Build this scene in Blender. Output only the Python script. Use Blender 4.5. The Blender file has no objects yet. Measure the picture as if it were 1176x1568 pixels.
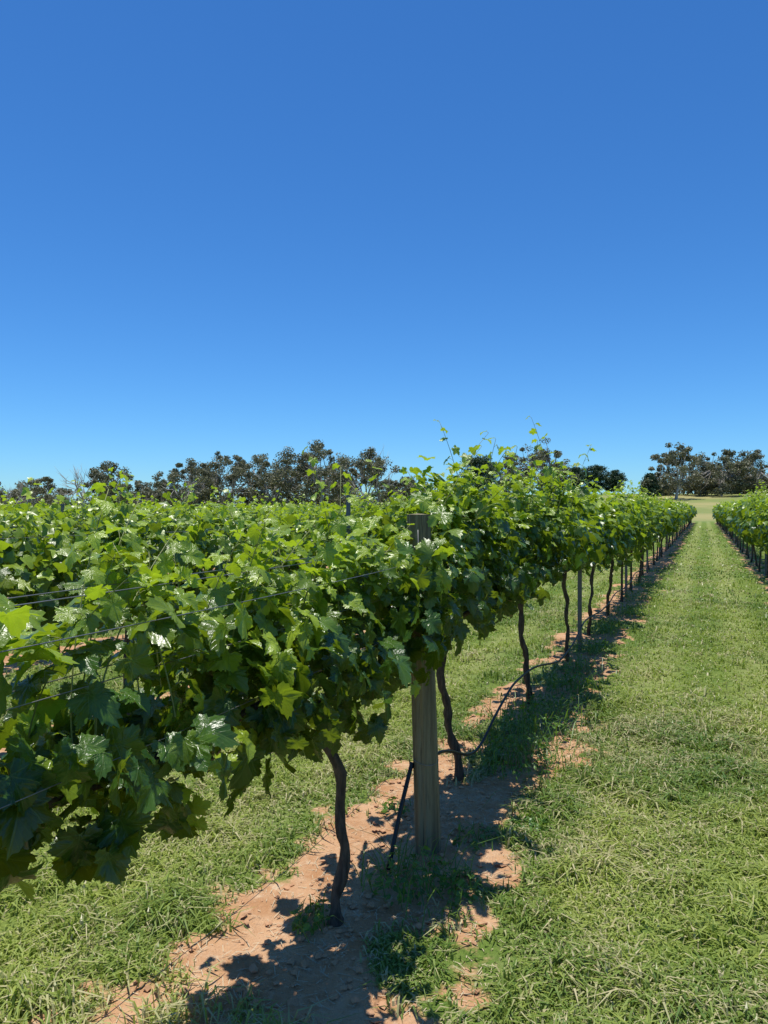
import bpy, math, numpy as np
from mathutils import Vector
rng = np.random.default_rng(7)
scene = bpy.context.scene
scene.view_settings.view_transform = 'Standard'
scene.view_settings.look = 'None'
scene.view_settings.exposure = 0

# ------------------------------------------------------------------ noise
LAT = np.random.default_rng(3).random((256, 256))
def vnoise(x, y):
    x = np.asarray(x, float); y = np.asarray(y, float)
    x, y = np.broadcast_arrays(x, y)
    xi = np.floor(x).astype(int); yi = np.floor(y).astype(int)
    fx = x-xi; fy = y-yi
    fx = fx*fx*(3-2*fx); fy = fy*fy*(3-2*fy)
    a = LAT[xi % 256, yi % 256]; b = LAT[(xi+1) % 256, yi % 256]
    c = LAT[xi % 256, (yi+1) % 256]; d = LAT[(xi+1) % 256, (yi+1) % 256]
    return (a*(1-fx)+b*fx)*(1-fy)+(c*(1-fx)+d*fx)*fy
def fbm(x, y, o=4):
    s = 0; a = .5; t = 0
    for i in range(o):
        s = s+a*vnoise(np.asarray(x)*2**i+17.3*i, np.asarray(y)*2**i+9.1*i); t += a; a *= .5
    return s/t
def sstep(a, b, x):
    t = np.clip((x-a)/(b-a), 0, 1); return t*t*(3-2*t)

# ------------------------------------------------------------------ mesh helpers
class Acc:
    def __init__(s): s.v=[]; s.f=[]; s.co=[]; s.va=[]; s.n=0
    def add(s, v, f, co=None, va=None):
        v = np.asarray(v, float).reshape(-1, 3); f = np.asarray(f, int).reshape(-1, 3)
        s.v.append(v); s.f.append(f+s.n); s.n += len(v)
        s.co.append(np.zeros((len(v), 3)) if co is None else co)
        s.va.append(np.zeros((len(v), 3)) if va is None else va)
    def build(s, name, mat, smooth=True, parent=None):
        me = bpy.data.meshes.new(name)
        if s.v:
            v = np.concatenate(s.v); f = np.concatenate(s.f)
            me.vertices.add(len(v)); me.vertices.foreach_set('co', v.astype(np.float32).ravel())
            me.loops.add(len(f)*3); me.loops.foreach_set('vertex_index', f.astype(np.int32).ravel())
            me.polygons.add(len(f)); me.polygons.foreach_set('loop_start', np.arange(0, len(f)*3, 3, dtype=np.int32))
            me.polygons.foreach_set('loop_total', np.full(len(f), 3, np.int32))
            me.polygons.foreach_set('use_smooth', np.full(len(f), smooth))
            for nm, arr in (('leafco', s.co), ('leafvar', s.va)):
                at = me.attributes.new(nm, 'FLOAT_VECTOR', 'POINT')
                at.data.foreach_set('vector', np.concatenate(arr).astype(np.float32).ravel())
            me.update(calc_edges=True)
        me.materials.append(mat)
        ob = bpy.data.objects.new(name, me); scene.collection.objects.link(ob)
        if parent: ob.parent = parent
        return ob

def empty(name, loc=(0, 0, 0)):
    e = bpy.data.objects.new(name, None); e.location = loc; scene.collection.objects.link(e); e.empty_display_size = .2
    return e

def tube(acc, pts, rad, sides=6, jitter=0.0, rnd=0.5):
    pts = np.asarray(pts, float); n = len(pts); rad = np.broadcast_to(np.asarray(rad, float), (n,))
    t = np.gradient(pts, axis=0); t /= np.linalg.norm(t, axis=1)[:, None]+1e-9
    ref = np.array([0, 0, 1.]) if abs(t[:, 2]).mean() < .8 else np.array([1., 0, 0])
    a = np.cross(t, ref); a /= np.linalg.norm(a, axis=1)[:, None]+1e-9
    b = np.cross(t, a)
    ang = np.arange(sides)/sides*2*np.pi
    r = rad[:, None]*(1+jitter*rng.normal(size=(n, sides)))
    v = pts[:, None]+r[..., None]*(np.cos(ang)[None, :, None]*a[:, None]+np.sin(ang)[None, :, None]*b[:, None])
    v = v.reshape(-1, 3)
    i = np.arange(n-1)[:, None]*sides; j = np.arange(sides)[None]; k = (j+1) % sides
    q = np.stack([i+j, i+k, i+sides+k, i+sides+j], -1).reshape(-1, 4)
    f = np.concatenate([q[:, :3], q[:, [0, 2, 3]]])
    cap = [[(n-1)*sides, (n-1)*sides+m, (n-1)*sides+m+1] for m in range(1, sides-1)]
    f = np.concatenate([f, np.array(cap, int)]) if cap else f
    co = np.zeros((len(v), 3)); co[:, 0] = np.tile(ang, n)/(2*np.pi)
    co[:, 1] = np.repeat(np.concatenate([[0], np.cumsum(np.linalg.norm(np.diff(pts, axis=0), axis=1))]), sides)
    va = np.full((len(v), 3), rnd)
    acc.add(v, f, co, va)

def norm(a): return a/(np.linalg.norm(a, axis=-1, keepdims=True)+1e-9)
def scatter(acc, tmpl, P, N, T, S, var):
    tv, tf = tmpl; k = len(P)
    if k == 0: return
    N = norm(N); T = norm(T-(T*N).sum(-1, keepdims=True)*N); X = np.cross(T, N)
    v = (tv[None, :, 0, None]*X[:, None]+tv[None, :, 1, None]*T[:, None]+tv[None, :, 2, None]*N[:, None])*S[:, None, None]+P[:, None]
    f = tf[None]+(np.arange(k)*len(tv))[:, None, None]
    acc.add(v.reshape(-1, 3), f.reshape(-1, 3), np.tile(tv, (k, 1)), np.repeat(var, len(tv), axis=0))

# ------------------------------------------------------------------ leaf templates
def leaf_outline(detail):
    half = [(0.05, -0.04), (0.16, -0.24), (0.34, -0.26), (0.47, -0.16), (0.55, 0.02), (0.47, 0.12), (0.60, 0.22), (0.67, 0.40),
            (0.58, 0.50), (0.44, 0.52), (0.33, 0.55), (0.30, 0.72), (0.17, 0.88)]
    if detail == 1: half = [(0.16, -0.22), (0.48, -0.12), (0.52, 0.1), (0.66, 0.38), (0.36, 0.55), (0.2, 0.85)]
    pts = [(0, 0.0)]+half+[(0, 1.02)]+[(-x, y) for x, y in reversed(half)]
    pts = np.array(pts)
    if detail == 2:
        out = []; n = len(pts); c = np.array([0, .25])
        for i in range(n):
            a = pts[i]; b = pts[(i+1) % n]; out.append(a)
            if 0 < i < n-1:
                m = a*.62+b*.38; out.append(c+(m-c)*0.90)
        pts = np.array(out)
    return pts
def leaf_tmpl(detail, seed):
    r = np.random.default_rng(seed)
    if detail == 0:
        v = np.array([[0, -.15, 0], [.5, -.1, .08], [.62, .38, .0], [0, 1, -.2], [-.62, .38, .0], [-.5, -.1, .08], [0, .3, 0.12]])
        f = [[6, i, (i+1) % 6] for i in range(6)]
        v[:, 2] += r.normal(size=7)*.05
        return v, np.array(f)
    o = leaf_outline(detail); o = o*(1+r.normal(size=o.shape)*.03); n = len(o); c = np.array([0, .2])
    rings = [o] if detail == 1 else [c+(o-c)*.5, o]
    xy = np.concatenate([c[None]]+rings)
    x, y = xy[:, 0], xy[:, 1]; rr = np.hypot(x, y-.2); an = np.arctan2(x, y)
    fold = r.uniform(-.1, .50); droop = r.uniform(.15, .6)
    z = fold*np.abs(x)-droop*rr**2+.08*np.sin(an*5+r.uniform(0, 6))*rr*1.6+.04*r.normal(size=len(x))*rr
    v = np.column_stack([x, y, z]); f = []
    for i in range(n):
        j = (i+1) % n
        f.append([0, 1+i, 1+j])
        if detail == 2: f += [[1+i, 1+n+i, 1+n+j], [1+i, 1+n+j, 1+j]]
    return v, np.array(f)[:, ::-1]
TM = {d: [leaf_tmpl(d, 10*d+i) for i in range(6)] for d in (0, 1, 2)}

# ------------------------------------------------------------------ materials
def newmat(name):
    m = bpy.data.materials.new(name); m.use_nodes = True; nt = m.node_tree; nt.nodes.clear()
    return m, nt, nt.nodes, nt.links
def nd(ns, t, **kw):
    n = ns.new(t)
    for k, v in kw.items():
        if k.startswith('i_'): n.inputs[k[2:].replace('_', ' ')].default_value = v
        else: setattr(n, k, v)
    return n
def M(ns, ls, op, a, b=None, c=None):
    n = ns.new('ShaderNodeMath'); n.operation = op
    for i, x in enumerate((a, b, c)):
        if x is None: continue
        if isinstance(x, (int, float)): n.inputs[i].default_value = x
        else: ls.new(x, n.inputs[i])
    return n.outputs[0]
def MixC(ns, ls, fac, a, b, blend='MIX'):
    n = ns.new('ShaderNodeMix'); n.data_type = 'RGBA'; n.blend_type = blend
    for idx, x in ((0, fac), (6, a), (7, b)):
        if isinstance(x, (int, float)): n.inputs[idx].default_value = x
        elif isinstance(x, tuple): n.inputs[idx].default_value = (*x, 1) if len(x) == 3 else x
        else: ls.new(x, n.inputs[idx])
    return n.outputs[2]
def noise(ns, ls, vec, scale, detail=4, rough=.6):
    n = ns.new('ShaderNodeTexNoise'); n.inputs['Scale'].default_value = scale; n.inputs['Detail'].default_value = detail
    n.inputs['Roughness'].default_value = rough
    if vec is not None: ls.new(vec, n.inputs['Vector'])
    return n.outputs['Fac']
def ramp(ns, ls, fac, a, b):
    n = ns.new('ShaderNodeMapRange'); n.inputs[1].default_value = a; n.inputs[2].default_value = b; n.interpolation_type = 'SMOOTHSTEP'
    ls.new(fac, n.inputs[0]); return n.outputs[0]

def leafmat(name, dark, mid, young_lit, trans=.35, rough=.38, veins=True, tcol=(.30, .52, .03), spec=.5, dry=None):
    m, nt, ns, ls = newmat(name)
    at = nd(ns, 'ShaderNodeAttribute', attribute_name='leafvar'); co = nd(ns, 'ShaderNodeAttribute', attribute_name='leafco')
    sp = ns.new('ShaderNodeSeparateXYZ'); ls.new(at.outputs['Vector'], sp.inputs[0])
    c = MixC(ns, ls, sp.outputs[0], dark, mid); c = MixC(ns, ls, sp.outputs[1], c, young_lit)
    t = MixC(ns, ls, sp.outputs[1], tuple(x*.6 for x in tcol), tuple(min(1, x*1.45) for x in tcol))
    if dry: c = MixC(ns, ls, sp.outputs[2], c, dry); t = MixC(ns, ls, sp.outputs[2], t, dry)
    out = ns.new('ShaderNodeOutputMaterial'); p = ns.new('ShaderNodeBsdfPrincipled')
    if veins:
        s2 = ns.new('ShaderNodeSeparateXYZ'); ls.new(co.outputs['Vector'], s2.inputs[0])
        x, y = s2.outputs[0], s2.outputs[1]
        a = M(ns, ls, 'ABSOLUTE', M(ns, ls, 'ARCTAN2', x, y))
        r = M(ns, ls, 'SQRT', M(ns, ls, 'ADD', M(ns, ls, 'MULTIPLY', x, x), M(ns, ls, 'MULTIPLY', y, y)))
        ds = [M(ns, ls, 'MULTIPLY', M(ns, ls, 'ABSOLUTE', M(ns, ls, 'SUBTRACT', a, q)), r) for q in (0., .72, 1.45, 2.2)]
        d = M(ns, ls, 'MINIMUM', M(ns, ls, 'MINIMUM', ds[0], ds[1]), M(ns, ls, 'MINIMUM', ds[2], ds[3]))
        vein = ramp(ns, ls, d, .022, .004)
        w = M(ns, ls, 'SINE', M(ns, ls, 'ADD', M(ns, ls, 'MULTIPLY', r, 42.), M(ns, ls, 'MULTIPLY', d, -60.)))
        vl = M(ns, ls, 'MULTIPLY', ramp(ns, ls, w, .75, 1.), .35)
        vv = M(ns, ls, 'MAXIMUM', vein, vl)
        c = MixC(ns, ls, M(ns, ls, 'MULTIPLY', vv, .4), c, (.17, .27, .07))
        nb = noise(ns, ls, co.outputs['Vector'], 9, 3)
        h = M(ns, ls, 'SUBTRACT', nb, M(ns, ls, 'MULTIPLY', vv, .6))
        bm = nd(ns, 'ShaderNodeBump', i_Strength=.45, i_Distance=.004); ls.new(h, bm.inputs['Height']); ls.new(bm.outputs[0], p.inputs['Normal'])
    ls.new(c, p.inputs['Base Color']); p.inputs['Roughness'].default_value = rough; p.inputs['Specular IOR Level'].default_value = spec
    tr = ns.new('ShaderNodeBsdfTranslucent'); ls.new(t, tr.inputs[0])
    mx = ns.new('ShaderNodeMixShader'); mx.inputs[0].default_value = trans
    ls.new(p.outputs[0], mx.inputs[1]); ls.new(tr.outputs[0], mx.inputs[2]); ls.new(mx.outputs[0], out.inputs[0])
    return m
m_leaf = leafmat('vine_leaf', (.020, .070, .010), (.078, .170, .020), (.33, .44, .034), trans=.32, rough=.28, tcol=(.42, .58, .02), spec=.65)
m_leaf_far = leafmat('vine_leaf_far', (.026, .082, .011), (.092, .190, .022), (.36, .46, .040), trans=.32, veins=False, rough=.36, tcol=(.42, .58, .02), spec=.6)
m_grass = leafmat('grass_blade', (.095, .18, .025), (.20, .295, .048), (.34, .385, .08), trans=.28, veins=False, rough=.42, tcol=(.36, .49, .06), spec=.5, dry=(.58, .51, .28))
m_weed = leafmat('weed_leaf', (.04, .11, .02), (.09, .20, .03), (.18, .30, .04), trans=.3, veins=False)
m_euc = leafmat('eucalyptus_leaf', (.080, .088, .052), (.185, .190, .112), (.28, .265, .14), trans=.22, veins=False, rough=.5, tcol=(.29, .30, .14))
m_pine = leafmat('pine_leaf', (.020, .052, .023), (.045, .10, .04), (.09, .15, .055), trans=.1, veins=False, rough=.6, tcol=(.07, .14, .03))

def bark(name, a, b, scale=20, stretch=(1, 1, .15), bump=.6, dist=.01):
    m, nt, ns, ls = newmat(name)
    tc = ns.new('ShaderNodeTexCoord'); mp = ns.new('ShaderNodeMapping'); mp.inputs['Scale'].default_value = stretch
    ls.new(tc.outputs['Object'], mp.inputs[0])
    n1 = noise(ns, ls, mp.outputs[0], scale, 6, .65); n2 = noise(ns, ls, mp.outputs[0], scale*4, 3)
    c = MixC(ns, ls, ramp(ns, ls, n1, .35, .65), a, b)
    c = MixC(ns, ls, M(ns, ls, 'MULTIPLY', ramp(ns, ls, n2, .52, .72), .75), c, tuple(x*.3 for x in a))
    p = ns.new('ShaderNodeBsdfPrincipled'); p.inputs['Roughness'].default_value = .85; ls.new(c, p.inputs['Base Color'])
    bm = nd(ns, 'ShaderNodeBump', i_Strength=bump, i_Distance=dist); ls.new(n1, bm.inputs['Height']); ls.new(bm.outputs[0], p.inputs['Normal'])
    o = ns.new('ShaderNodeOutputMaterial'); ls.new(p.outputs[0], o.inputs[0]); return m
m_vbark = bark('vine_bark', (.040, .028, .020), (.12, .088, .065), 60)
m_ebark = bark('eucalyptus_bark', (.24, .22, .19), (.50, .46, .40), 2)
m_dead = bark('dead_wood', (.28, .25, .22), (.46, .43, .39), 2)
m_post = bark('weathered_pine_post', (.12, .10, .055), (.27, .235, .14), 34, (1, 1, .04), 1., .012)
def plain(name, col, rough=.5, metal=0.):
    m, nt, ns, ls = newmat(name); p = ns.new('ShaderNodeBsdfPrincipled')
    tc = ns.new('ShaderNodeTexCoord'); n1 = noise(ns, ls, tc.outputs['Object'], 30, 4)
    ls.new(MixC(ns, ls, n1, tuple(x*.7 for x in col), tuple(x*1.25 for x in col)), p.inputs['Base Color'])
    p.inputs['Roughness'].default_value = rough; p.inputs['Metallic'].default_value = metal
    o = ns.new('ShaderNodeOutputMaterial'); ls.new(p.outputs[0], o.inputs[0]); return m
m_hose = plain('black_poly_hose', (.012, .012, .013), .45)
m_steel = plain('galvanised_steel', (.14, .15, .17), .5, .4)
m_wire = plain('wire_steel', (.26, .26, .26), .4, .7)
m_cane = plain('green_cane', (.20, .23, .055), .5)
m_straw = plain('dry_straw', (.52, .43, .28), .8)
m_clod = plain('dirt_clods', (.52, .29, .155), .95)

# ------------------------------------------------------------------ terrain
ROWGAP = 2.6; ROWX = -1.30
def dirt_mask(x, y):
    c = (x-(-1.25)+ROWGAP/2) % ROWGAP-ROWGAP/2
    nearp = 1-sstep(3.0, 5.0, y)
    c = c+.06*nearp
    e = .46+.22*(fbm(x*1.6+3, y*1.3, 4)-.5)*2-.10*sstep(4, 9, y)+.05*nearp
    e = np.where(x > 0, e-.14, e)
    m = 1-sstep(e-.17, e+.17, np.abs(c)+.34*(vnoise(x*9, y*9)-.5))
    m = m*(1-.85*sstep(.59, .73, fbm(x*2.2+40, y*1.6+8, 3)+.07*sstep(4, 9, y)-.03*nearp))
    field = (1-sstep(88, 90, y))*sstep(-46, -45, x)*(1-sstep(11, 12, x))
    return m*field
def height(x, y):
    az = np.degrees(np.arctan2(x, np.maximum(y, 1e-3)))
    d = np.hypot(x, y)
    right = sstep(-27, -16, az)
    h = sstep(88, 220, d)*np.where(y > 0, .6+5.0*right, .6)
    h = h + sstep(60, 200, d)*(fbm(x*.012, y*.012, 3)-.5)*.8
    return h
def micro(x, y):
    dm = dirt_mask(x, y); near = 1-sstep(12, 20, np.hypot(x, y))
    return near*((fbm(x*3, y*3, 3)-.5)*.05+dm*(fbm(x*14, y*14, 3)-.5)*.045)
def lines(segs, lo, hi):
    a = []
    for s, e, st in segs: a += list(np.arange(s, e, st))
    a.append(segs[-1][1]); up = a[-1]; st = .5
    while up < hi: st *= 1.35; up += st; a.append(up)
    dn = a[0]; st = .5
    while dn > lo: st *= 1.35; dn -= st; a.insert(0, dn)
    return np.array(a)
xs = lines([(-46, -6, .2), (-6, 4, .05), (4, 12, .2)], -3500, 3500)
ys = lines([(-2, .8, .2), (.8, 10, .05), (10, 30, .25), (30, 100, 1.5)], -3500, 3500)
GX, GY = np.meshgrid(xs, ys); gx = GX.ravel(); gy = GY.ravel()
dm = dirt_mask(gx, gy); gz = height(gx, gy)+micro(gx, gy)
nx = len(xs); ny = len(ys)
i = np.arange(ny-1)[:, None]*nx; j = np.arange(nx-1)[None]
q = np.stack([i+j, i+j+1, i+nx+j+1, i+nx+j], -1).reshape(-1, 4)
acc = Acc(); acc.add(np.column_stack([gx, gy, gz]), np.concatenate([q[:, :3], q[:, [0, 2, 3]]]), None,
        np.column_stack([dm, np.clip(sstep(90, 97, gy)+sstep(45, 47, -gx), 0, 1), 0*gx]))
m, nt, ns, ls = newmat('ground_grass_and_dirt')
at = nd(ns, 'ShaderNodeAttribute', attribute_name='leafvar'); sp = ns.new('ShaderNodeSeparateXYZ'); ls.new(at.outputs['Vector'], sp.inputs[0])
tc = ns.new('ShaderNodeTexCoord'); V = tc.outputs['Object']
ps = ns.new('ShaderNodeSeparateXYZ'); ls.new(V, ps.inputs[0])
nA = noise(ns, ls, V, .9, 5); nB = noise(ns, ls, V, 14, 5, .7); nC = noise(ns, ls, V, 90, 3, .7); nD = noise(ns, ls, V, 4, 5, .65)
g = MixC(ns, ls, ramp(ns, ls, nA, .3, .7), (.105, .185, .030), (.19, .245, .05))
g = MixC(ns, ls, ramp(ns, ls, nB, .5, .8), g, (.29, .29, .11))
g = MixC(ns, ls, M(ns, ls, 'MULTIPLY', ramp(ns, ls, nC, .52, .30), .6), g, (.04, .075, .015))
tr = M(ns, ls, 'COSINE', M(ns, ls, 'MULTIPLY', ps.outputs[0], 2*math.pi/.8667))
g = MixC(ns, ls, M(ns, ls, 'MULTIPLY', ramp(ns, ls, tr, .6, -1.), .42), g, (.34, .36, .14))
dcol = MixC(ns, ls, ramp(ns, ls, nD, .3, .7), (.46, .235, .11), (.62, .38, .215))
dcol = MixC(ns, ls, ramp(ns, ls, nB, .5, .75), dcol, (.66, .48, .31))
dcol = MixC(ns, ls, M(ns, ls, 'MULTIPLY', ramp(ns, ls, nC, .6, .75), .6), dcol, (.26, .14, .07))
pad = MixC(ns, ls, ramp(ns, ls, noise(ns, ls, V, .05, 5), .4, .6), (.33, .30, .12), (.21, .245, .075))
far = MixC(ns, ls, sp.outputs[1], g, pad)
mk = ramp(ns, ls, M(ns, ls, 'ADD', sp.outputs[0], M(ns, ls, 'MULTIPLY', M(ns, ls, 'SUBTRACT', nB, .5), 1.2)), .35, .65)
c = MixC(ns, ls, mk, far, dcol)
p = ns.new('ShaderNodeBsdfPrincipled'); p.inputs['Roughness'].default_value = .95; p.inputs['Specular IOR Level'].default_value = .15; ls.new(c, p.inputs['Base Color'])
hh = M(ns, ls, 'ADD', nB, M(ns, ls, 'MULTIPLY', nC, .5))
bm = nd(ns, 'ShaderNodeBump', i_Strength=.8, i_Distance=.03); ls.new(hh, bm.inputs['Height']); ls.new(bm.outputs[0], p.inputs['Normal'])
o = ns.new('ShaderNodeOutputMaterial'); ls.new(p.outputs[0], o.inputs[0])
acc.build('ground', m)

# ------------------------------------------------------------------ grass blades
YAW = math.radians(23.4)
def blades(n, r0, r1, wmul=1., fall=False):
    if fall: r = r0+(r1-r0)*(1-np.sqrt(1-rng.random(n)))
    else: r = rng.uniform(r0, r1, n)
    a = rng.uniform(-math.radians(34), math.radians(33), n)-YAW
    x = np.sin(a)*r; y = np.cos(a)*r
    keep = rng.random(n) > dirt_mask(x, y)*1.15-.02
    thin = sstep(.58, .75, fbm(x*4+20, y*4, 3))
    keep &= rng.random(n) > thin*.6
    x = x[keep]; y = y[keep]; r = r[keep]; n = len(x)
    clump = fbm(x*2.5, y*2.5, 3); tuft = sstep(.5, .75, vnoise(x*7, y*7))
    h = rng.uniform(.020, .052, n)*(.45+1.0*clump)*(1+.9*tuft); w = .0050*(1+r*.12)*rng.uniform(.5, 1.5, n)*wmul
    an = rng.uniform(0, 2*np.pi, n); lean = rng.uniform(.1, 1.5, n)
    ux = np.cos(an); uy = np.sin(an)
    z = height(x, y)+micro(x, y)
    b = np.column_stack([x, y, z-.004]); side = np.column_stack([-uy, ux, 0*x])*w[:, None]*.5
    d = np.column_stack([ux, uy, 0*x]); up = np.array([0, 0, 1.])
    m1 = b+d*(h*lean*.5)[:, None]+up*(h*.7)[:, None]
    tp = b+d*(h*lean*1.6)[:, None]+up*(h*(1.05-.5*lean))[:, None]
    v = np.stack([b-side, b+side, m1+side*.9, m1-side*.9, tp], 1).reshape(-1, 3)
    f = (np.array([[0, 1, 2], [0, 2, 3], [3, 2, 4]])[None]+(np.arange(n)*5)[:, None, None]).reshape(-1, 3)
    patch = fbm(x*.8+9, y*.8, 4)
    track = .5-.5*np.cos(x*2*np.pi/.8667)
    dp = sstep(.48, .66, fbm(x*1.3+50, y*1.3, 4))
    dryp = (rng.random(n) < .08+.36*dp+.35*dirt_mask(x, y)+.12*track).astype(float)
    va = np.column_stack([rng.random(n)*(1-.3*tuft), np.clip(sstep(.36, .60, patch)*.75+track*.22-.06+rng.normal(size=n)*.22, 0, 1), dryp*rng.uniform(.4, 1, n)])
    return v, f, np.repeat(va, 5, axis=0)
acc = Acc()
for (n, r0, r1, wm, fl) in ((135000, 1.4, 6.5, 1., False), (80000, 6.5, 14, 1.1, False), (40000, 14, 24, 1.4, False), (50000, 24, 75, 1.6, True)):
    v, f, va = blades(n, r0, r1, wm, fl); acc.add(v, f, None, va)
acc.build('grass', m_grass, smooth=False)

# straw litter and dirt clods on the bare strip
acc = Acc(); n = 8000
x = ROWX+.1+rng.normal(size=n)*.42; y = rng.uniform(.8, 9, n); z = height(x, y)+micro(x, y)+.004
an = rng.uniform(0, np.pi, n); L = rng.uniform(.008, .05, n)
for k in range(n):
    dx = np.array([math.cos(an[k]), math.sin(an[k]), rng.uniform(-.1, .2)])*L[k]; s = np.array([-math.sin(an[k]), math.cos(an[k]), 0])*.0013
    p0 = np.array([x[k], y[k], z[k]])
    acc.add([p0-s, p0+s, p0+dx+s, p0+dx-s], [[0, 1, 2], [0, 2, 3]])
acc.build('straw_litter', m_straw, False)
acc = Acc()
oct_v = np.array([[1, 0, 0], [-1, 0, 0], [0, 1, 0], [0, -1, 0], [0, 0, 1], [0, 0, -1], [.6, .6, .5], [-.6, .6, .5], [-.6, -.6, .5], [.6, -.6, .5]], float)
oct_f = np.array([[4, 6, 7], [4, 7, 8], [4, 8, 9], [4, 9, 6], [0, 2, 6], [2, 7, 6], [2, 1, 7], [1, 8, 7], [1, 3, 8], [3, 9, 8], [3, 0, 9], [0, 6, 9]])
n = 5200; x = -1.27+rng.normal(size=n)*.28; y = rng.uniform(.9, 9, n)
k = dirt_mask(x, y) > .5; x = x[k]; y = y[k]; n = len(x)
sz = .003+.019*rng.random(n)**4
for k in range(n):
    th = rng.uniform(0, 6.28); c_, s_ = math.cos(th), math.sin(th)
    v = oct_v*(1+rng.normal(size=oct_v.shape)*.22)*sz[k]*np.array([1, .8, .6])
    v = np.column_stack([v[:, 0]*c_-v[:, 1]*s_, v[:, 0]*s_+v[:, 1]*c_, v[:, 2]])+[x[k], y[k], micro(x[k], y[k])+sz[k]*.2]
    acc.add(v, oct_f)
acc.build('dirt_clods', m_clod, False)

# ------------------------------------------------------------------ grapevine canopy
def canopy(acc, X, y0, y1, dens, size, lod, top, bot, hw, seed, young_lit_p=.0, keepfn=None):
    r = np.random.default_rng(seed); n = int((y1-y0)*dens)
    if n < 1: return
    y = r.uniform(y0, y1, n); phi = r.uniform(0, 2*np.pi, n); rr = 1-.75*r.random(n)**1.8
    t = top(y) if callable(top) else top
    t = t+.28*(vnoise(y*1.3+X*7, X*3.1)-.5)+.30*(vnoise(y*5+X*5, 4.)-.5)+.16*(vnoise(y*13+X, 9.)-.5)
    bt = (bot(y) if callable(bot) else bot)+.28*(vnoise(y*1.3+X*11, 60.)-.5)+.26*(vnoise(y*5, 22.+X)-.5)
    zc = (t+bt)/2; hz = (t-bt)/2
    cs = np.sign(np.cos(phi))*np.abs(np.cos(phi))**.8; sn = np.sign(np.sin(phi))*np.abs(np.sin(phi))**.8
    sidew = hw*(1+1.4*(vnoise(y*2.3+X*3, sn*1.7+cs*3+20)-.5)+1.1*(vnoise(y*7+X*3, sn*5+cs*9+20)-.5))
    dx = cs*sidew*rr; z = zc+sn*hz*rr
    P = np.column_stack([X+dx, y, z])+r.normal(size=(n, 3))*.034
    out = norm(np.column_stack([dx/hw, 0*dx, (z-zc)/hz*.8])+1e-6)
    N = out*.7+np.array([0, 0, .40])+r.normal(size=(n, 3))*.52
    T = np.array([0, 0, -.9])+out*.5+r.normal(size=(n, 3))*.55
    S = size*r.uniform(.5, 1.5, n)
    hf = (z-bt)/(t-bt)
    young_lit = np.clip(sstep(.50, .92, hf)*1.2*r.random(n)**.7+(r.random(n) < .09)*.8+young_lit_p, 0, 1)  # yellow young-leaf tone, also painting sunlit brightness onto the canopy's upper half
    S = S*(1-.25*young_lit)
    va = np.column_stack([r.random(n)**1.3*(.30+.70*sstep(.1, .7, hf)), young_lit, 0*y])  # leaf colour darkens down the canopy, shade painted into the tone
    if keepfn is not None:
        k = keepfn(P, r); P, N, T, S, va = P[k], N[k], T[k], S[k], va[k]; n = len(P)
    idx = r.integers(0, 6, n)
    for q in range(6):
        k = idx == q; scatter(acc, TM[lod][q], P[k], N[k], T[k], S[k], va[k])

def shoots(acc, cane, X, y0, y1, perm, lod, seed, zt=1.5, size=.075, tall=.30, stems=True):
    r = np.random.default_rng(seed)
    for _ in range(int((y1-y0)*perm)):
        y = r.uniform(y0, y1); sd = r.choice([-1, 1]); L = .30+r.random()**2*tall+.10
        zt_ = float(zt(y)) if callable(zt) else zt
        s0 = np.array([X+r.normal()*.07, y, zt_-.33]); t = np.linspace(0, 1, 12)
        bend = r.normal()*.25; by = r.normal()*.20
        pts = s0+np.column_stack([sd*(.08*t+abs(bend)*.35*t**2), by*t**1.6, L*t-.06*L*t**3])
        if stems: tube(cane, pts, np.linspace(.0028, .0012, 12), 4)
        nl = 12; P = []; N = []; T = []; S = []; va = []
        for k in range(nl):
            u = .15+.85*k/(nl-1); p = np.array([np.interp(u, t, pts[:, c]) for c in range(3)])
            a = k*np.pi+r.normal()*.7; d = np.array([math.cos(a), math.sin(a), .45])
            pl = size*.8*(1.1-u*.8); pe = p+d*pl
            if stems: tube(cane, [p, p+d*pl*.5+[0, 0, .005], pe], .0010, 3)
            P.append(pe); N.append(np.array([0, 0, .7])+d*.5+r.normal(size=3)*.4); T.append(d*.8+np.array([0, 0, -.5-.4*(1-u)])+r.normal(size=3)*.25)
            S.append(size*(1.1-.62*u**1.5)*r.uniform(.8, 1.2)); va.append([r.random(), np.clip((u-.2)*1.25+r.normal()*.15, 0, 1), 0])
        scatter(acc, TM[lod][r.integers(0, 6)], np.array(P), np.array(N), np.array(T), np.array(S), np.array(va))

def vine_trunks(acc, X, ys_, sides, big=True, spec=None, seed=0):
    r = np.random.default_rng(seed)
    for yy in ys_:
        x0 = X+r.normal()*.03; nn = 26 if big else 6; t = np.linspace(0, 1, nn)
        lean = r.normal()*.05; ly = r.normal()*.06-.03
        w1, w2 = r.normal(size=2)*.022
        px = x0+lean*t+w1*np.sin(t*5+r.random()*6); py = yy+ly*t+w2*np.sin(t*6+r.random()*6)
        if spec and round(yy, 2) in spec:
            ofs = spec[round(yy, 2)]
            px = x0*0+X+np.interp(t, ofs[0], ofs[1]); py = yy+np.interp(t, ofs[0], ofs[2])
        z0 = float(height(np.array([x0]), np.array([yy]))[0])
        pz = z0-.03+t*1.0
        if big:
            px = px+.008*np.sin(t*19+yy)+r.normal(size=nn)*.002; py = py+.008*np.cos(t*16+yy)+r.normal(size=nn)*.002
        rad = np.interp(t, [0, .06, .5, .80, .93, 1], [.036, .025, .021, .023, .029, .026])*r.uniform(.88, 1.08)
        if big: rad = rad*(1+.12*np.sin(t*31+yy*3)+r.normal(size=nn)*.06)
        tube(acc, np.column_stack([px, py, pz]), rad, sides, .13 if big else 0)

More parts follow.
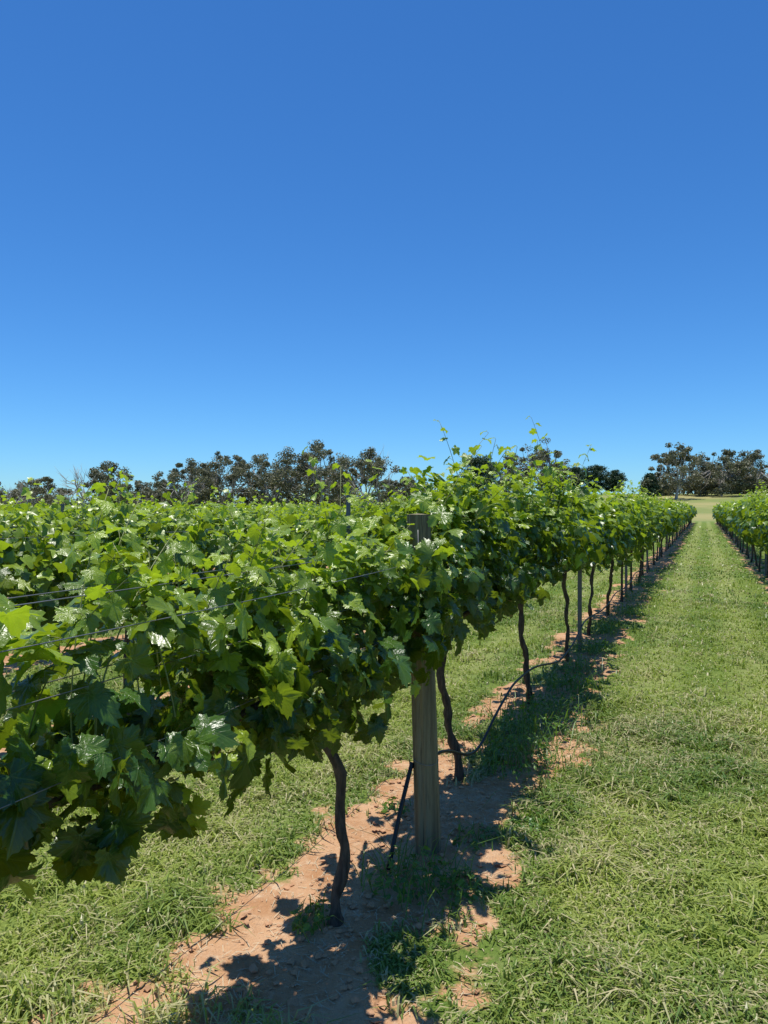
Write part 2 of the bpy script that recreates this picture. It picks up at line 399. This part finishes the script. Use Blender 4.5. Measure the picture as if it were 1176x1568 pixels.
YS0 = np.array([-1.0, .75, 2.54, 4.15, 6.0, 7.8])
spec = {2.54: ([0, .15, .3, .45, .6, .72, .85, 1], [0, .01, .02, .01, .0, -.03, -.04, .02], [0, .0, .02, .035, .02, -.02, -.04, -.02]),
        4.15: ([0, .3, .6, 1], [0, -.04, -.08, -.06], [0, -.05, -.13, -.12]),
        6.0: ([0, .3, .6, 1], [0, -.02, -.05, -.08], [0, -.02, -.06, -.08]),
        7.8: ([0, .5, 1], [0, 0, -.03], [0, -.01, -.06])}
def topfn(y): return 1.38+.10*sstep(1.8, 2.8, y)+.16*sstep(3.0, 3.8, y)+.05*sstep(8, 20, y)
def botfn(y): return .80+.08*sstep(1.2, 2.0, y)+.12*sstep(2.9, 3.4, y)-.12*sstep(6, 12, y)
def hole(P, r):
    e = ((P[:, 1]-1.28)/.42)**2+((P[:, 2]-1.22)/.10)**2
    return ~((e < 1) & (r.random(len(P)) < .95))
rows = [(ROWX-ROWGAP*k, k) for k in range(16)]+[(1.3+ROWGAP*k, 100+k) for k in range(3)]
for X, k in rows:
    par = empty('grapevine_row', (0, 0, 0))
    near = Acc(); far_ = Acc(); cane = Acc(); wood = Acc()
    deep = 3 < k < 100
    def seg(y0, y1):
        y = y0
        while y < y1:
            st = 1.0 if y < 20 else 4.0; e = min(y+st, y1); d = math.hypot(X, (y+e)/2)
            top = topfn if k == 0 else (1.74 if k >= 100 else 1.50)
            bt = botfn if k == 0 else (1.12 if deep else .80)
            ml = .55 if deep else 1.
            sd = 1000*k+int(y*10)+50
            if d < 6.5 and k == 0: canopy(near, X, y, e, 560, .079, 2, top, bt, .23, sd, keepfn=hole)
            elif d < 7: canopy(near, X, y, e, 400, .085, 1, top, bt, .27, sd)
            elif d < 20: canopy(far_, X, y, e, 320 if k in (0, 100) else 230*ml, .088, 1 if k < 3 or k == 100 else 0, top, bt, .26, sd)
            elif d < 48: canopy(far_, X, y, e, 155 if k in (0, 100) else 100*ml, .145, 0, top, bt, .28, sd)
            else: canopy(far_, X, y, e, 58*(ml if k < 100 else 1), .24, 0, top, bt, .30, sd)
            y = e
    ystart = -1.0 if k == 0 else (0.3*abs(X) if X < 0 else 3.0)
    seg(ystart, 88)
    if k == 0:
        canopy(near, -1.09, 2.88, 3.14, 300, .078, 2, 1.60, 1.10, .10, 4321)
        shoots(near, cane, X, 1.1, 2.2, 16, 2, 4, 1.42, .074, .22)
        shoots(near, cane, X, 2.2, 7, 13, 2, 5, topfn, .072, .46)
        shoots(near, cane, X+.15, 6.0, 6.5, 12, 2, 77, 1.84, .085, .48)
        shoots(near, cane, X+.05, 3.5, 4.2, 12, 2, 78, 1.66, .085, .35)
        shoots(far_, cane, X, 7, 22, 9, 1, 6, 1.66, .085, .40)
    elif k < 3 or k == 100:
        shoots(far_, cane, X, max(2., ystart), 22, 11, 1, 60+k, 1.50 if k < 100 else 1.75, .080, .40, stems=True)
    shoots(far_, cane, X, 22 if (k < 3 or k == 100) else ystart, 70, 3, 0, 90+k, 1.5 if 0 < k < 100 else 1.7, .12, .32, stems=False)
    ty = np.concatenate([YS0, np.arange(9.6, 88, 1.78)]) if k == 0 else np.arange(max(ystart, 2.4), 88, 1.78)
    if k == 0: vine_trunks(wood, X, ty[:8], 9, True, spec, 11); vine_trunks(wood, X, ty[8:], 5, False, None, 12)
    elif k < 4 or k >= 100: vine_trunks(wood, X, ty, 5, False, None, 13+k)
    yy = np.arange(ystart, 88, .35 if k < 2 else 1.5)
    tube(wood, np.column_stack([X+.012*np.sin(yy*5), yy, .97+.015*np.sin(yy*3.1)]), .015, 5)
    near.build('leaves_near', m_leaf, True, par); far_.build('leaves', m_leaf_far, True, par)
    cane.build('green_shoots', m_cane, True, par); wood.build('trunks_and_cordon', m_vbark, True, par)

# ------------------------------------------------------------------ posts, wires, hose
def wooden_post(x, y, top=(0, 0), h=1.57, r=.060):
    a = Acc(); n = 26; t = np.linspace(0, 1, n)
    sides = 24; rr = r*(1-.10*t)
    pts = np.column_stack([x+top[0]*t, y+top[1]*t, -.05+t*(h+.05)])
    g = np.random.default_rng(int(abs(x*100)+y*10))
    ang = np.arange(sides)/sides*2*np.pi; prof = 1+g.normal(size=sides)*.02
    for c_ in (2, 6, 15, 18, 21): prof[c_] -= g.uniform(.07, .16)
    pr = prof[None]+.012*np.sin(t*7)[:, None]*np.cos(ang)[None]
    v = pts[:, None]+(rr[:, None]*pr)[..., None]*np.stack([np.cos(ang), np.sin(ang), 0*ang], -1)[None]
    v = v.reshape(-1, 3); ii = np.arange(n-1)[:, None]*sides; jj = np.arange(sides)[None]; kk = (jj+1) % sides
    q = np.stack([ii+jj, ii+kk, ii+sides+kk, ii+sides+jj], -1).reshape(-1, 4)
    c = len(v); v = np.concatenate([v, [pts[-1]+[0, 0, .006]]])
    capf = np.array([[c, (n-1)*sides+m_, (n-1)*sides+(m_+1) % sides] for m_ in range(sides)])
    a.add(v, np.concatenate([q[:, :3], q[:, [0, 2, 3]], capf]))
    ob = a.build('wooden_post', m_post, False)
    if y < 4 and x > -2:
        b = Acc()
        for z in (.42, .97, 1.22, 1.42):
            th = np.linspace(0, 2*np.pi, 25); u = z/h
            tube(b, np.column_stack([x+top[0]*u+np.cos(th)*(r*.99-.003*u), y+np.sin(th)*(r*.99), z+.006*np.sin(th*2)]), .0016, 4)
        tube(b, [[x+r*.2, y-r-.004, .97], [x+r*.1-.03, y-r-.002, 1.25], [x-.03, y-r, 1.5]], .002, 4)
        b.build('wire_ties', m_wire, True, ob)
    return ob
wooden_post(-1.18, 3.25, (-.05, .0))
for k in range(1, 8): wooden_post(ROWX-ROWGAP*k, 3.02+.1*(k % 2-1), (0, .02), 1.58)
for k in range(0, 16): wooden_post(ROWX-ROWGAP*k, 88.4)
for k in range(0, 3): wooden_post(1.3+ROWGAP*k, 88.4)
def steel_post(x, y, h=1.72):
    a = Acc(); w = .022
    sec = np.array([[-w, -.016], [w, -.016], [w, .016], [w-.004, .016], [w-.004, -.012], [-w+.004, -.012], [-w+.004, .016], [-w, .016]])
    v = np.concatenate([np.column_stack([sec+[x, y], np.full(8, -.05)]), np.column_stack([sec+[x, y], np.full(8, h)])])
    f = []
    for q_ in range(8): f += [[q_, (q_+1) % 8, 8+(q_+1) % 8], [q_, 8+(q_+1) % 8, 8+q_]]
    f += [[8, 9, 12], [8, 12, 13], [9, 10, 12], [10, 11, 12], [8, 13, 15], [13, 14, 15]]
    a.add(v, f)
    tube(a, [[x, y, h-.02], [x, y, h+.006]], .03, 8)
    return a.build('steel_post', m_steel, False)
for X, k in rows:
    if k > 7 and k < 100: continue
    for y in np.arange(7.9 if k == 1 else 8.5, 60 if k in (0, 100) else 40, 5.4):
        if k >= 1 and y < .3*abs(X): continue
        steel_post(X+.02, y, 1.80 if k in (0, 1) else 1.66)
a = Acc()
for X, k in rows[:3]+rows[16:17]:
    yy = np.arange(-1, 88, .9)
    for z in (.97, 1.22, 1.42):
        for off in ((0,) if z < 1 else (-.05, .06)):
            tube(a, np.column_stack([X+off+0*yy, yy, z-.012*np.sin(((yy-3.25) % 5.4)/5.4*np.pi)]), .0014, 4)
for X_, z0 in ((-1.12, 1.37), (-1.16, 1.08)):
    yy = np.linspace(-1, 3.2, 20); tube(a, np.column_stack([X_-.03*sstep(2.4, 3.2, yy), yy, z0-.02*np.sin((yy+1)/4.2*np.pi)]), .0012, 4)
a.build('trellis_wires', m_wire)
a = Acc()
ctrl = np.array([[-.9, .36], [.8, .40], [2.4, .30], [3.25, .38], [3.6, .37], [4.0, .20], [4.2, .17], [4.6, .27], [5.2, .34], [6.0, .31], [6.9, .18], [7.6, .22], [8.7, .30], [10, .25], [11.4, .30], [13, .24], [15, .3], [18, .26], [21, .3], [30, .27], [50, .3], [88, .3]])
yy = np.arange(3.25, 60, .08)
zz = np.interp(yy, ctrl[:, 0], ctrl[:, 1]); ker = np.hanning(9); ker /= ker.sum(); zz = np.convolve(np.pad(zz, 4, 'edge'), ker, 'valid')
tube(a, np.column_stack([-1.24+.025*np.sin(yy*1.9), yy, zz]), .0085, 7)
a.build('drip_irrigation_hose', m_hose)
a = Acc()
t = np.linspace(0, 1, 12)
tube(a, np.column_stack([-1.25-.02*t, 3.22-.24*t, .40*(1-t)+.01+.02*np.sin(t*3.1)]), .0105, 8)
tube(a, np.column_stack([-1.25+.01*t, 3.22+.03*t, .40-.02*t]), .012, 8)
a.build('irrigation_riser_pipe', m_hose)
a = Acc()
yy = np.arange(1.0, 3.26, .1); tube(a, np.column_stack([-1.33+0*yy, yy, .36+.02*np.sin(yy*2)]), .0012, 4)
a.build('low_wire', m_wire)

# ------------------------------------------------------------------ weeds in the strip
def weed(x, y, r_, h, n, seed, grassy=.4):
    a = Acc(); r = np.random.default_rng(seed)
    ang = r.uniform(0, 6.28, n); rr = r_*np.sqrt(r.random(n)); hz = h*r.random(n)**.8*(1-.6*(rr/r_)**2)
    P = np.column_stack([x+rr*np.cos(ang), y+rr*np.sin(ang)*1.4, hz+.01])
    out = np.column_stack([np.cos(ang), np.sin(ang), 0*ang])
    N = np.array([0, 0, 1.])+out*.4+r.normal(size=(n, 3))*.45; T = out+r.normal(size=(n, 3))*.5
    v = TM[1][0][0].copy(); v[:, 0] *= .55
    scatter(a, (v, TM[1][0][1]), P, N, T, r.uniform(.014, .034, n), np.column_stack([r.random(n), r.random(n)**2*.7, 0*ang]))
    for q_ in range(int(n*grassy)):
        b = np.array([x+r.normal()*r_*.6, y+r.normal()*r_*.8, 0.]); d = r.normal(size=3)*.5; d[2] = 1; L = h*r.uniform(.7, 1.5)
        s = np.array([d[1], -d[0], 0]); s = s/(np.linalg.norm(s)+1e-6)*.0025
        m1 = b+d*L*.6; e = b+d*L*.8+np.array([d[0], d[1], -.1])*L*.5
        a.add([b-s, b+s, m1+s, m1-s, e], [[0, 1, 2], [0, 2, 3], [3, 2, 4]], None, np.tile([r.random(), r.random()*.6, 0], (5, 1)))
    a.build('weed_clump', m_weed)
W = [(-1.15, 2.92, .15, .14, 190), (-.93, 2.95, .09, .08, 90), (-1.38, 2.5, .07, .09, 60), (-1.0, 3.4, .10, .07, 60), (-1.05, 4.5, .22, .20, 320), (-1.1, 5.1, .26, .24, 380),
     (-1.1, 5.8, .22, .16, 260), (-1.08, 6.6, .22, .16, 240), (-1.1, 7.4, .2, .16, 200), (-1.1, 8.4, .22, .18, 200), (-1.1, 9.8, .24, .2, 200), (-1.1, 11.5, .26, .2, 200),
     (-.8, 3.7, .1, .05, 60), (-1.5, 3.6, .08, .05, 40), (-1.1, 13.5, .3, .2, 200), (-1.1, 16, .35, .2, 200)]
for q_, w_ in enumerate(W): weed(*w_, seed=300+q_)

# ------------------------------------------------------------------ distant trees
F = np.array([-math.sin(YAW), math.cos(YAW)]); Rr = np.array([math.cos(YAW), math.sin(YAW)])
tq = (np.array([[-.5, 0, 0], [0, -.35, .08], [.5, 0, 0], [0, .35, .08]]), np.array([[0, 1, 2], [0, 2, 3]]))
def tree(kind, bearing, d, top, width, seed):
    r = np.random.default_rng(seed); xy = F*d+Rr*bearing*d
    g = float(height(np.array([xy[0]]), np.array([xy[1]]))[0]); H = top-g; W_ = width
    nm = {'e': 'eucalyptus_tree', 'd': 'dead_tree', 'p': 'pine_tree', 'c': 'conifer_tree', 'b': 'eucalyptus_tree'}[kind]
    par = empty(nm, (xy[0], xy[1], g)); wood = Acc(); lv = Acc()
    if kind in 'ebd':
        nC_ = {'e': 58, 'b': 74, 'd': 26}[kind]; low = {'e': .24, 'b': .06, 'd': .3}[kind]
        th = r.uniform(0, 2*np.pi, nC_); u = r.random(nC_); zf = low+(1-low)*r.random(nC_)**.8
        # a few separate leaders give the crown an uneven, broken top
        lead = 1-.22*r.random(9)*(np.arange(9) > 2); sec = (th/(2*np.pi)*9).astype(int) % 9; zf = zf*lead[sec]
        prof = np.clip(1-np.abs((zf-.45)/.56)**2.4, .08, 1)**.5; rr = W_/2*prof*np.sqrt(u)*r.uniform(.75, 1.2, nC_)
        C = np.column_stack([rr*np.cos(th), rr*np.sin(th), zf*H*.93])
        C[0] = [r.normal()*.15*W_, 0, H*.95]
        nL = 6; la = np.arange(nL)/nL*6.28+r.normal(size=nL)*.3
        ft = H*r.uniform(.16, .30)
        lean = r.normal(size=2)*.05*H
        tube(wood, [[0, 0, -.3], [lean[0]*.3, lean[1]*.3, ft*.5], [lean[0], lean[1], ft]], [.03*H, .022*H, .018*H], 7)
        mains = [np.array([lean[0]+math.cos(a_)*W_*.17, lean[1]+math.sin(a_)*W_*.17, ft+H*r.uniform(.15, .35)]) for a_ in la]
        for m_ in mains:
            mid = (m_+[lean[0], lean[1], ft])/2+r.normal(size=3)*.03*H
            tube(wood, [[lean[0], lean[1], ft-.1], mid, m_], [.015*H, .012*H, .009*H], 5)
        for c_ in C:
            dd = [np.linalg.norm((c_-m_)*[1, 1, .6]) for m_ in mains]; m_ = mains[int(np.argmin(dd))]
            mid = m_*.5+c_*.5+r.normal(size=3)*.035*H+[0, 0, -.02*H]
            tube(wood, [m_, mid, c_], [.008*H, .006*H, .002*H], 4)
            if kind == 'd':
                for _ in range(3):
                    e = c_+r.normal(size=3)*.07*H+[0, 0, .05*H]; tube(wood, [mid, (mid+e)/2+r.normal(size=3)*.02*H, e], [.004*H, .003*H, .001*H], 3)
        if kind != 'd':
            for c_ in C:
                cr = r.uniform(.04, .12)*(W_+H)*.5; n = int(150*r.uniform(.4, 1.3))
                dv = norm(r.normal(size=(n, 3))); rad = cr*r.random(n)**.5
                P = c_+dv*rad[:, None]*[1.05, 1.05, .8]
                k_ = (P[:, 2] < H) & (P[:, 2] > .2); P = P[k_]; dv = dv[k_]; n = len(P)
                tone = r.random()*.8
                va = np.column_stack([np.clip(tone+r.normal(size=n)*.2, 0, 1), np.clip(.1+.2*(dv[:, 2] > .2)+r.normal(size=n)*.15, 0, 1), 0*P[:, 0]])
                scatter(lv, tq, P, r.normal(size=(n, 3))+dv*.8+[0, 0, .3], r.normal(size=(n, 3)), r.uniform(.22, .50, n), va)
    else:
        tube(wood, [[0, 0, -.3], [0, 0, H*.5], [0, 0, H*.97]], [.025*H, .018*H, .004*H], 6)
        nb = 90
        for b_ in range(nb):
            zf = r.uniform(.12, .98); a_ = r.uniform(0, 6.28)
            if kind == 'c': L = W_/2*(1.02-zf)**.8*r.uniform(.75, 1.1)
            else: L = W_/2*math.sqrt(max(.03, 1-((zf-.5)/.55)**2))*r.uniform(.7, 1.1)
            s = np.array([0, 0, zf*H*.95]); e = s+np.array([math.cos(a_)*L, math.sin(a_)*L, L*.12])
            tube(wood, [s, (s+e)/2, e], [.006*H, .004*H, .001*H], 3)
            n = 110; tt = r.random(n)**.6; P = s+(e-s)*tt[:, None]+r.normal(size=(n, 3))*[.045*W_+.05, .045*W_+.05, .03*H]
            va = np.column_stack([r.random(n)*.8, np.clip(r.normal(size=n)*.15+.1, 0, 1), 0*tt])
            scatter(lv, tq, P, r.normal(size=(n, 3))+[0, 0, .6], r.normal(size=(n, 3)), r.uniform(.2, .42, n), va)
    w = wood.build('trunk_and_limbs', {'e': m_ebark, 'b': m_ebark, 'd': m_dead}.get(kind, m_vbark), True, par)
    if lv.v: lv.build('crown', m_pine if kind in 'pc' else m_euc, False, par)
def T_(kind, px, top, wpx, d, seed):
    tree(kind, (px-588)/1132., d, 1.6+(778-top)*d/1132., wpx/1132.*d, seed)
TL = [('b', 60, 730, 105, 150), ('d', 125, 710, 90, 146), ('e', 165, 706, 80, 150), ('b', 205, 736, 95, 165), ('d', 28, 735, 50, 140), ('b', -30, 728, 90, 150),
      ('b', 285, 702, 105, 152), ('e', 342, 689, 105, 158), ('b', 390, 695, 85, 168), ('b', 428, 684, 95, 150), ('e', 490, 673, 100, 150), ('b', 520, 698, 85, 165), ('e', 560, 684, 95, 152),
      ('b', 612, 730, 90, 168), ('b', 240, 742, 70, 175), ('d', 575, 686, 60, 156),
      ('p', 733, 697, 60, 150), ('b', 775, 697, 90, 162), ('e', 826, 670, 92, 165), ('b', 850, 708, 50, 168), ('p', 884, 714, 36, 190), ('p', 912, 712, 38, 190), ('p', 940, 720, 36, 192),
      ('c', 995, 724, 42, 150), ('e', 1035, 677, 84, 150), ('b', 1070, 700, 68, 165), ('b', 1105, 688, 96, 158), ('e', 1158, 688, 96, 156), ('b', 1215, 698, 90, 160),
      ('b', 1130, 706, 84, 172), ('c', 700, 742, 22, 200), ('b', 310, 712, 84, 172), ('b', 460, 704, 84, 172)]
for q_, t_ in enumerate(TL): T_(*t_, 500+q_)
a = Acc(); r = np.random.default_rng(99)
for q_ in range(170):
    px = r.uniform(-60, 665) if q_ < 125 else r.uniform(1000, 1240); d = r.uniform(165, 195); b_ = (px-588)/1132
    xy = F*d+Rr*b_*d; g = float(height(np.array([xy[0]]), np.array([xy[1]]))[0]); hs = r.uniform(2.2, 5.5); n = 280
    dv = norm(r.normal(size=(n, 3))); P = np.array([xy[0], xy[1], g+hs*.45])+dv*(r.random(n)**.4)[:, None]*[hs*.8, hs*.8, hs*.6]
    va = np.column_stack([np.clip(r.random()*.7+r.normal(size=n)*.2, 0, 1), np.clip(r.normal(size=n)*.2+.1, 0, 1), 0*dv[:, 0]])
    scatter(a, tq, P, r.normal(size=(n, 3))+dv, r.normal(size=(n, 3)), r.uniform(.35, .7, n), va)
a.build('distant_scrub', m_euc, False)

# ------------------------------------------------------------------ light, sky, camera
s = Vector((-.11, .05, .99)).normalized()
sun = bpy.data.lights.new('sun', 'SUN'); sun.energy = 5.0; sun.angle = math.radians(.53); sun.color = (1, .96, .88)
so = bpy.data.objects.new('sun', sun); so.rotation_euler = (-s).to_track_quat('-Z', 'Y').to_euler(); scene.collection.objects.link(so)
w = bpy.data.worlds.new('World'); scene.world = w; w.use_nodes = True; nt = w.node_tree; nt.nodes.clear(); ns = nt.nodes; ls = nt.links
sky = ns.new('ShaderNodeTexSky'); sky.sky_type = 'NISHITA'; sky.sun_disc = False
sky.sun_elevation = math.asin(s.z); sky.sun_rotation = math.atan2(s.x, s.y)
sky.altitude = 600; sky.air_density = 1.0; sky.dust_density = .15; sky.ozone_density = 2.5
sc = ns.new('ShaderNodeSeparateColor'); ls.new(sky.outputs[0], sc.inputs[0]); cc = ns.new('ShaderNodeCombineColor')
for ch, (gm, k_) in enumerate(((1.25, .45), (1.1, .78), (1.04, 1.13))):
    ls.new(M(ns, ls, 'MULTIPLY', M(ns, ls, 'POWER', M(ns, ls, 'MULTIPLY', sc.outputs[ch], .13), gm), k_/.13), cc.inputs[ch])
bg = ns.new('ShaderNodeBackground'); bg.inputs['Strength'].default_value = .13
ow = ns.new('ShaderNodeOutputWorld')
ls.new(cc.outputs[0], bg.inputs[0]); ls.new(bg.outputs[0], ow.inputs[0])
cam = bpy.data.cameras.new('camera'); cam.sensor_fit = 'VERTICAL'; cam.sensor_height = 36; cam.lens = 26.0; cam.clip_start = .05; cam.clip_end = 6000
co = bpy.data.objects.new('camera', cam); co.location = (0, 0, 1.6); co.rotation_euler = (math.radians(89.7), 0, YAW); scene.collection.objects.link(co)
scene.camera = co
